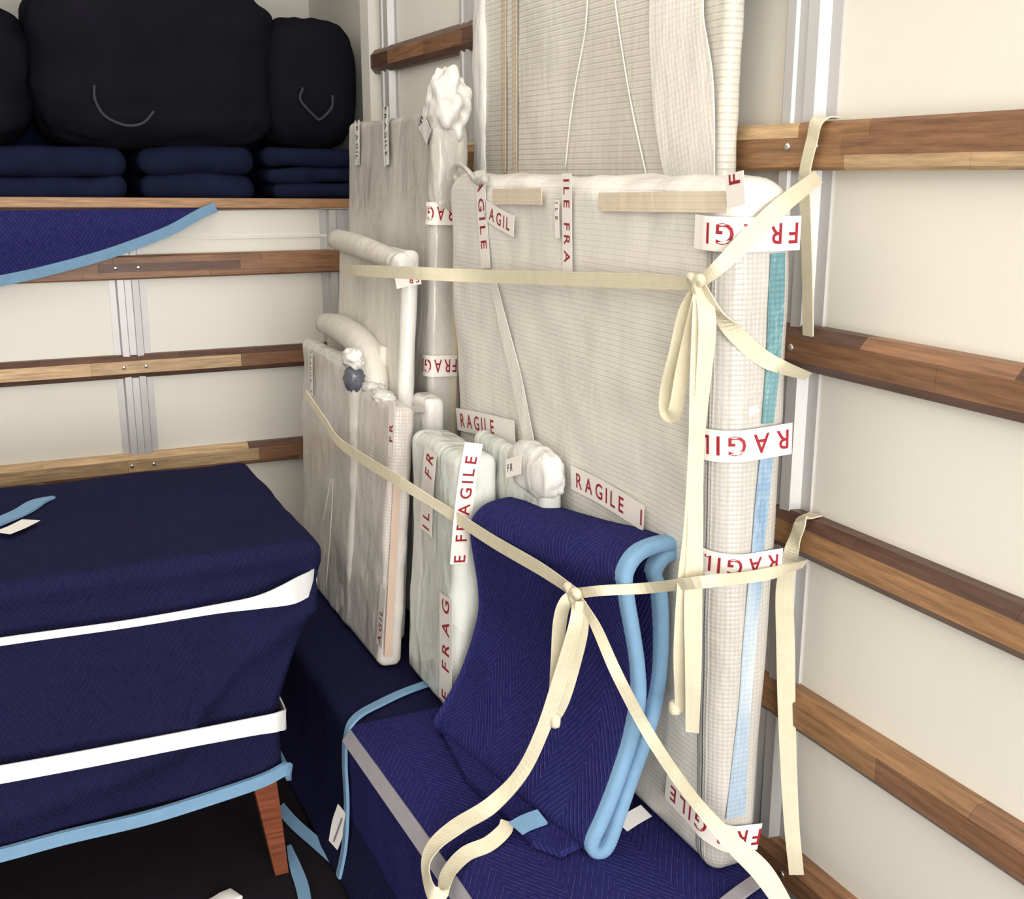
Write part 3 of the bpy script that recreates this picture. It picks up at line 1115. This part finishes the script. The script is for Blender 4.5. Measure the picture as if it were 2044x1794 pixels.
# tall grey panel with crumpled top
B = Item('wrapped_parcel', 'grey film-wrapped frame with a crumpled white tuft at its top corner', 'parcel', 1.080, 2.98, 3.80, 0.105, 1.51, 2.4)
B.wrap(MT['wrapB'], 0.022, 0.006, 6, 5, vert=0.0007)
B.inner(MT['board_grey'], 0.015)
box('frame_edge', B.L - .03, B.L + .004, .07, .086, .02, 1.42, MT['board_cream'], B.o)
pn = B.near(895, 215)
blob('film_tuft', (B.L - .03, .05, 1.53), (.075, .055, .095), MT['foam'], B.o, e=1.0, amp=.42, freq=1.7, seed=4, nu=48, nv=32)
blob('film_tuft', (B.L - .02, .05, 1.36), (.035, .054, .16), MT['wrapB'], B.o, e=.7, amp=.10, freq=3.0, seed=9, nu=40, nv=32)
for vv, sk in ((427, .004), (730, .002)):
    z = B.near(890, vv).z
    P, N = B.corner_path(z, B.L - .03, .085, .022, .007, 0)
    tape(B.o, P, N, .062, FR, sk, stretch=.62, gap=.14)
B.tape_front([(770, 214), (770, 260), (772, 330)], .05, FR, mat='darkprint', tmat='foam', lh=.4)
B.tape_front([(713, 240), (713, 280), (713, 330)], .05, FR, mat='darkprint', tmat='foam', lh=.4)
B.tape_front([(840, 240), (848, 255), (856, 275)], .05, 'F', mat='darkprint', tmat='foam', lh=.6)

# beige panel with a rolled top and white end
Cc = Item('wrapped_parcel', 'beige foam-wrapped panel with a rolled top edge and a white strip down its end', 'parcel', 0.965, 2.95, 3.58, 0.036, 1.14, 3.6)
Cc.wrap(MT['wrapC'], 0.014, 0.003, 7, 7)
Cc.inner(MT['board_cream'], 0.010)
Cc.wrap(MT['foam'], 0.02, 0.002, 8, 2, name='end_strip', x0=Cc.L - .02, x1=Cc.L + .022, y0=-.004, T=.046)
tube('rolled_top', [Vector((-.03, .0, 1.135)), Vector((.2, -.004, 1.13)), Vector((.45, -.006, 1.115)), Vector((Cc.L - .03, -.004, 1.10))], [.033, .034, .032, .030], MT['wrapC'], Cc.o, 14)
blob('end_cap', (Cc.L + .0, -.0, 1.095), (.030, .036, .038), MT['foam'], Cc.o, e=.8, amp=.08, freq=3, seed=2, nu=24, nv=16)
Cc.tape_near([(840, 556), (815, 560), (790, 566)], .03, 'FR', skip=.006, off=.03)

# panel with a rolled padded corner
D = Item('wrapped_parcel', 'small padded panel whose beige foam roll bends over its top corner', 'parcel', 0.945, 3.06, 3.62, 0.026, 0.86, 3.4)
D.wrap(MT['wrapC'], 0.011, 0.003, 7, 17)
D.inner(MT['board_cream'], 0.008)
tube('foam_roll', [Vector((.0, -.006, .86)), Vector((.2, -.01, .868)), Vector((.40, -.01, .85)), Vector((D.L - .05, -.01, .815)), Vector((D.L + .005, -.008, .74)), Vector((D.L + .012, -.006, .62)), Vector((D.L + .012, -.004, .45))], [.034, .042, .044, .042, .034, .026, .022], MT['wrapC'], D.o, 14)

# taller grey bundle at the far end
En = Item('wrapped_parcel', 'film-wrapped picture at the far end of the stack with a dark blue-grey bubble patch', 'parcel', 0.872, 3.06, 3.62, 0.055, 0.815, 2.6)
En.wrap(MT['wrapB'], 0.022, 0.008, 6, 21, vert=0.002)
En.inner(MT['board_grey'], 0.014)
q = En.near(702, 757)
blob('bubble_patch', (En.L - .012, .012, q.z), (.030, .030, .040), MT['bubdark'], En.o, e=.9, amp=.15, freq=4, seed=5, nu=28, nv=18)
blob('film_bunch', (En.L - .02, .01, q.z + .055), (.055, .030, .030), MT['foam'], En.o, e=1.0, amp=.30, freq=2.2, seed=6, nu=32, nv=20)
for i, (u0, v0, u1, v1) in enumerate(((665, 955, 650, 1175), (660, 955, 632, 1090))):
    tube('film_crease', [En.front(u0, v0, .006), En.front((u0 + u1) / 2 + 2, (v0 + v1) / 2, .014), En.front(u1, v1, .006)], [.001, .0025, .0015], MT['wrapB'], En.o, 6)
En.tape_front([(621, 702), (621, 740), (622, 790)], .03, FR, mat='darkprint', tmat='foam', lh=.45)

# rose grey bubble-wrapped frame
Fm = Item('wrapped_parcel', 'rose-grey bubble-wrapped frame with a pale wooden edge, between film-wrapped picture and green-tinted pane', 'parcel', 0.872, 2.77, 3.24, 0.07, 0.745, 4.6)
Fm.wrap(MT['wrapF'], 0.024, 0.007, 6, 31, vert=0.0015)
Fm.inner(MT['board_tan'], 0.016)
ribbon('edge_strip', [Vector((Fm.L + .008, .02, z)) for z in (.04, .2, .4, .55)], Vector((1, 0, 0)), .022, MT['strip_rose'], Fm.o, .003)
Fm.tape_front([(781, 912), (781, 870), (783, 800)], .046, 'FR', skip=.04)
Fm.tape_front([(757, 1290), (760, 1240), (765, 1172)], .050, 'AGIL', skip=.01, lh=.5)
for p in ((.1, .74), (.2, .75), (.3, .74)):
    blob('film_bunch', (p[0], .03, p[1]), (.06, .03, .018), MT['foam'], Fm.o, e=.9, amp=.3, freq=4, seed=p[0] * 50, nu=28, nv=16)

# white padded block behind
J = Item('wrapped_parcel', 'white foam-padded block showing behind the green-tinted pane', 'parcel', 1.03, 2.84, 2.96, 0.06, 0.74, 1.5)
J.wrap(MT['foam'], 0.02, 0.003, 7, 41)
J.tape_front([(815, 818), (832, 816), (850, 815)], .02, 'FR', skip=.01, mat='darkprint')

# green-tinted pane
G = Item('wrapped_parcel', 'green-tinted film-wrapped pane with vertical red-lettered tapes, half behind the folded blanket', 'parcel', 0.945, 2.42, 2.75, 0.110, 0.68, 2.6)
G.wrap(MT['wrapG'], 0.028, 0.007, 5, 51, vert=0.003)
G.inner(MT['board_green'], 0.02)
G.tape_front([(850, 1062), (853, 980), (860, 896)], .085, 'ILE FRAGILE', skip=.010, lh=.55, stretch=.7)
G.tape_near([(916, 1125), (924, 1030), (934, 950), (946, 884)], .048, 'E FRAGILE', skip=.004, lh=.62)
G.tape_front([(889, 1402), (890, 1300), (890, 1190)], .085, 'E FRAG', skip=.008, lh=.55, stretch=.8)

H = Item('wrapped_parcel', 'white film-wrapped parcel with a rounded top peeking out above the folded blanket', 'parcel', 1.082, 2.17, 2.60, 0.045, 0.70, 0.5)
H.wrap(MT['wrapG'], 0.022, 0.004, 6, 61)
blob('film_bunch', (H.L - .09, .018, .675), (.115, .034, .060), MT['foam'], H.o, e=.75, amp=.10, freq=2.5, seed=7, nu=40, nv=24)
tape(H.o, [Vector((H.L - .17, -.022, .66)), Vector((H.L - .13, -.022, .675)), Vector((H.L - .09, -.020, .69))], Vector((0, -1, .2)), .045, 'FR', skip=.01, mat='darkprint', lh=.4)

# ------------------------------------------------------------------ folded blanket draped in front of the pane
bk = empty('folded_moving_blanket', (1.0, 2.05, KZ + .008))
tag(bk, 'blue quilted moving blanket folded double and propped up, light blue binding on its edge', 'blanket')
ny, fy = 1.735, 2.36
near_px = [(1400, 1104), (1360, 1088), (1318, 1090), (1275, 1110), (1252, 1150), (1256, 1200), (1266, 1260), (1276, 1330), (1278, 1400), (1262, 1480), (1232, 1570), (1204, 1640), (1184, 1688)]
back_px = [(1196, 1703), (1216, 1690), (1238, 1630), (1262, 1560), (1290, 1480), (1312, 1400), (1322, 1320), (1324, 1240), (1320, 1180), (1310, 1146), (1326, 1116), (1352, 1106), (1385, 1116)]


def b_prof(px):
    return [at(u, v, Y=ny) for (u, v) in px]


front_p, back_p = b_prof(near_px), b_prof(back_px)
for p in front_p + back_p:
    p.z = max(p.z, KZ + .016)
full = catmull(front_p + back_p, 4)


def far_shift(p):
    k = (p.z - KZ) / 0.65
    return Vector((p.x - .095 + 0.045 * k, fy, max(KZ + .016, p.z - 0.075 * k)))


nl = 22
th = 0.011
V, F, UV = [], [], []
np_ = len(full)
for j in range(nl + 1):
    t = j / nl
    s = 0
    row = []
    for i, p in enumerate(full):
        q = far_shift(p)
        w = p.lerp(q, t)
        w.y = ny + (fy - ny) * t
        a = full[max(i - 1, 0)]
        b = full[min(i + 1, np_ - 1)]
        tt = (b - a).normalized()
        n = Vector((-tt.z, 0, tt.x))
        if i:
            s += (p - full[i - 1]).length
        d = 0.006 * noise.noise(Vector((s * 7, t * 4, 2))) * min(1, t * 6)
        if abs(w.z - (KZ + .016)) < .01:
            d = 0
        row.append((w + n * d, n, s))
    for sgn in (1, -1):
        for (w, n, s) in row:
            V.append(w + n * th * sgn - bk.location)
            UV.append((t * 0.62, s))
st = 2 * np_
for j in range(nl):
    for i in range(np_ - 1):
        a = j * st + i
        F.append((a, a + st, a + st + 1, a + 1))
        b = a + np_
        F.append((b, b + 1, b + st + 1, b + st))
for j in range(nl):
    for i in (0, np_ - 1):
        a = j * st + i
        F.append((a, a + np_, a + np_ + st, a + st))
for i in range(np_ - 1):
    for j in (0, nl):
        a = j * st + i
        F.append((a, a + 1, a + 1 + np_, a + np_))
mesh_obj('cloth', V, F, MT['navy_bright'], bk, UV)
# binding that caps the near edge of the folded cloth
pr = [Vector((p.x, ny - .004, p.z)) - bk.location for p in full]
V, F, UV = [], [], []
s = 0
for i, p in enumerate(pr):
    a, b = pr[max(i - 1, 0)], pr[min(i + 1, np_ - 1)]
    tt = (b - a).normalized()
    n = Vector((-tt.z, 0, tt.x))
    if i:
        s += (p - pr[i - 1]).length
    for (dn, dy) in ((.0125, .030), (.0135, .004), (.008, -.004), (-.008, -.004), (-.0135, .004), (-.0125, .030)):
        V.append(p + n * dn + Vector((0, dy, 0)))
        UV.append((s, dn))
    if i:
        k = 6 * i
        for e in range(5):
            F.append((k - 6 + e, k - 5 + e, k + 1 + e, k + e))
mesh_obj('binding', V, F, MT['hem'], bk, UV)
# lower fold spread on the chest
poly = [(886, 1478), (905, 1462), (1010, 1540), (1120, 1640), (1165, 1690), (1120, 1712), (1062, 1690), (1000, 1625), (930, 1560)]
vb = [at(u, v, Z=KZ + .012) - bk.location for (u, v) in poly]
n = len(vb)
vt = [p + Vector((0, 0, .016)) for p in vb]
mesh_obj('lower_fold', vb + vt, [tuple(range(n)), tuple(range(n, 2 * n))[::-1]] + [(i, i + n, (i + 1) % n + n, (i + 1) % n) for i in range(n)], MT['navy_bright'], bk, boxuv=True, smooth=False)
ribbon('fold_binding', [at(u, v, Z=KZ + .036) - bk.location for (u, v) in ((1030, 1655), (1052, 1643), (1082, 1632))], Vector((-.2, -.3, 1)), .040, MT['hem'], bk, .006)
ribbon('tag', [at(u, v, Z=KZ + .014) - bk.location for (u, v) in ((1240, 1648), (1265, 1632), (1290, 1618))], Vector((0, -.4, 1)), .035, MT['paper'], bk, .001)


# ------------------------------------------------------------------ cotton tie straps
def strap_root(label, p):
    o = empty('tie_strap', p)
    return tag(o, label, 'strap', 'cotton tie straps')


def seg(root, pts, N, W, name='webbing', th=0.0025, per=8):
    P = [(p if isinstance(p, Vector) else at(p[0], p[1], **p[2])) - root.location for p in pts]
    NN = N if isinstance(N, list) else N
    W = [w * 1.15 for w in W] if isinstance(W, list) else W * 1.15
    return ribbon(name, P, NN, W, MT['strap'], root, th, per)


def knot(root, c, size, r):
    P = []
    for i in range(18):
        t = 2 * math.pi * i / 18
        P.append(Vector(c) - root.location + Vector(((math.cos(2 * t) - .3 * math.cos(t)) * .25, math.sin(t) + 1.0 * math.sin(2 * t), math.cos(t) - 1.0 * math.cos(2 * t))) * size)
    V, F, UV = tube_vf(P, r, 8, 4, closed=True)
    return mesh_obj('knot', V, F, MT['strap'], root, UV)


cf = Vector((-.62, -.78, .0))
wl = Vector((-1, 0, 0))
# upper strap
k1 = at(1398, 566, X=1.09)
s1 = strap_root('upper cotton strap across the wrapped stack, knotted with long tails near the eye-level rail', k1)
seg(s1, [(690, 539, dict(X=1.00)), (722, 540, dict(X=.955)), (830, 545, dict(X=.985)), (960, 551, dict(X=1.085)), (1130, 556, dict(X=1.10)), (1300, 562, dict(X=1.10)), k1], wl, [.026, .027, .028, .027, .026, .024, .018])
seg(s1, [k1, (1440, 528, dict(X=1.10)), (1500, 468, dict(Y=1.565)), (1560, 410, dict(Y=1.56)), (1632, 354, dict(X=1.375))], [wl, cf, cf, cf, cf], [.016, .022, .028, .026, .022])
seg(s1, [(1606, 352, dict(X=1.388)), (1612, 320, dict(X=1.388)), (1622, 280, dict(X=1.388)), (1634, 240, dict(X=1.388)), Vector((1.432, at(1634, 240, X=1.388).y, 1.846))], [wl, wl, wl, wl, Vector((-.2, 0, 1))], .026)
seg(s1, [(1606, 352, dict(X=1.388)), (1610, 450, dict(X=1.40)), (1613, 560, dict(X=1.405)), (1614, 650, dict(X=1.405)), (1614, 690, dict(X=1.408))], wl, .026)
seg(s1, [k1, (1425, 612, dict(X=1.095)), (1470, 668, dict(Y=1.572)), (1520, 712, dict(Y=1.57)), (1560, 732, dict(Y=1.57)), (1612, 750, dict(X=1.39))], [wl, wl, cf, cf, cf, cf], [.018, .024, .026, .026, .022, .016])
seg(s1, [k1, (1370, 620, dict(X=1.085)), (1352, 700, dict(X=1.08)), (1334, 780, dict(X=1.078)), (1334, 822, dict(X=1.076)), (1348, 820, dict(X=1.072)), (1362, 740, dict(X=1.074)), (1378, 660, dict(X=1.078)), (1394, 590, dict(X=1.08))], cf, [.016, .022, .024, .026, .026, .022, .020, .018, .016], 'loop')
seg(s1, [k1, (1398, 640, dict(X=1.078)), (1392, 760, dict(X=1.076)), (1386, 900, dict(X=1.076)), (1380, 1060, dict(X=1.076)), (1372, 1160, dict(X=1.074)), (1366, 1300, dict(X=1.09)), (1364, 1420, dict(X=1.12))], cf, [.018, .024, .022, .018, .024, .030, .034, .026], 'tail')
seg(s1, [k1, (1412, 640, dict(X=1.082)), (1404, 760, dict(X=1.082)), (1392, 900, dict(X=1.082)), (1388, 1060, dict(X=1.080)), (1384, 1200, dict(X=1.082)), (1384, 1340, dict(X=1.10)), (1382, 1460, dict(X=1.13))], cf, [.018, .026, .022, .020, .024, .028, .026, .022], 'tail')
blob('end_knot', at(1348, 1412, X=1.11) - s1.location, (.012, .013, .015), MT['strap'], s1, amp=.15, nu=16, nv=10)
knot(s1, k1 + Vector((-.008, 0, 0)), .0095, .008)

# lower strap
k2 = at(1152, 1184, X=.985)
s2 = strap_root('lower cotton strap over the folded blanket, tied in a bow with looping tails', k2)
seg(s2, [(612, 786, dict(X=.835)), (650, 842, dict(X=.845)), (684, 888, dict(X=.850)), (800, 962, dict(X=.885)), (900, 1025, dict(X=.962)), (985, 1080, dict(X=.985)), (1080, 1135, dict(X=.985)), k2], wl, [.020, .024, .027, .028, .028, .028, .026, .020])
seg(s2, [k2, (1200, 1178, dict(X=.992)), (1290, 1173, dict(Y=1.70)), (1400, 1161, dict(Y=1.53)), (1500, 1150, dict(Y=1.545)), (1560, 1138, dict(Y=1.57)), (1606, 1124, dict(X=1.385))], [wl, cf, cf, cf, cf, cf, cf], [.018, .018, .019, .020, .021, .022, .016])
seg(s2, [Vector((1.436, at(1604, 1040, X=1.398).y + .01, 1.092)), (1604, 1036, dict(X=1.398)), (1598, 1046, dict(X=1.385)), (1588, 1075, dict(X=1.382)), (1575, 1120, dict(X=1.375)), (1566, 1180, dict(X=1.385)), (1568, 1280, dict(X=1.392)), (1570, 1400, dict(X=1.392)), (1574, 1520, dict(X=1.392)), (1580, 1640, dict(X=1.392)), (1590, 1745, dict(X=1.392))],
    [Vector((0, 0, 1)), Vector((-.6, 0, .8)), wl, wl, cf, cf, cf, cf, cf, cf, cf], [.026, .026, .026, .026, .026, .030, .032, .031, .029, .027, .026], 'hanging_end')
# loops of the bow
seg(s2, [k2, (1130, 1200, dict(X=.962)), (1118, 1240, dict(X=.958)), (1112, 1320, dict(X=.955)), (1106, 1400, dict(X=.950)), (1100, 1440, dict(X=.948)), (1122, 1400, dict(X=.955)), (1144, 1320, dict(X=.962)), (1160, 1250, dict(X=.968)), (1160, 1200, dict(X=.972))], cf, [.018, .022, .024, .022, .020, .018, .024, .028, .026, .018], 'loop')
blob('end_knot', at(1108, 1438, X=.945) - s2.location, (.010, .012, .016), MT['strap'], s2, amp=.15, nu=16, nv=10)
# long tail lying on the chest in a hairpin
zk = KZ + .014
seg(s2, [k2, (1150, 1240, dict(X=.958)), (1120, 1350, dict(X=.945)), (1082, 1460, dict(X=.925)), (1040, 1545, dict(X=.90)), (980, 1608, dict(Z=zk + .035)), (915, 1648, dict(Z=zk + .030)), (868, 1688, dict(Z=zk + .028)), (852, 1735, dict(Z=zk + .022)), (862, 1780, dict(Z=zk + .016)), (884, 1782, dict(Z=zk + .012)), (896, 1742, dict(Z=zk + .006)), (930, 1705, dict(Z=zk)), (975, 1685, dict(Z=zk)), (1006, 1658, dict(Z=zk + .008)), (1012, 1640, dict(Z=zk + .012))],
    [cf, cf, cf, cf, Vector((-.5, -.6, .6)), Vector((-.4, -.5, .75)), Vector((-.4, -.4, .8)), Vector((-.6, -.4, .7)), Vector((-.8, -.5, .2)), Vector((-.8, -.5, .2)), Vector((-.7, -.4, .5)), Vector((-.4, -.4, .8)), Vector((-.2, -.4, .9)), Vector((-.2, -.4, .9)), Vector((-.1, -.4, .9)), Vector((0, -.4, .9))],
    [.018, .022, .026, .024, .026, .032, .034, .032, .030, .028, .026, .028, .030, .030, .028, .024], 'tail', .0025, 8)
seg(s2, [k2, (1190, 1250, dict(X=.965)), (1232, 1345, dict(X=.965)), (1290, 1455, dict(Y=1.66)), (1350, 1548, dict(Y=1.58)), (1410, 1625, dict(Y=1.50)), (1470, 1690, dict(Y=1.47)), (1525, 1745, dict(Y=1.45)), (1580, 1830, dict(Y=1.40))], [wl, cf, cf, cf, cf, cf, Vector((-.4, -.8, .4)), Vector((-.5, -.6, .5)), cf], [.016, .018, .019, .021, .022, .023, .030, .034, .026], 'tail')
knot(s2, k2 + Vector((-.012, -.005, 0)), .0115, .0095)

# paper scrap on the floor
V, F = rounded_box(.075, .055, .012, .005, .012, lambda p, n: .004 * noise.noise(p * 40), k=2)
o = mesh_obj('paper_scrap', [p + Vector((-.037, -.027, 0)) for p in V], F, MT['paper'], boxuv=True)
o.location = at(448, 1800, Z=.001)
o.rotation_euler = (0, 0, .4)
tag(o, 'crumpled white paper scrap on the dark floor by the reddish leg', 'paper')
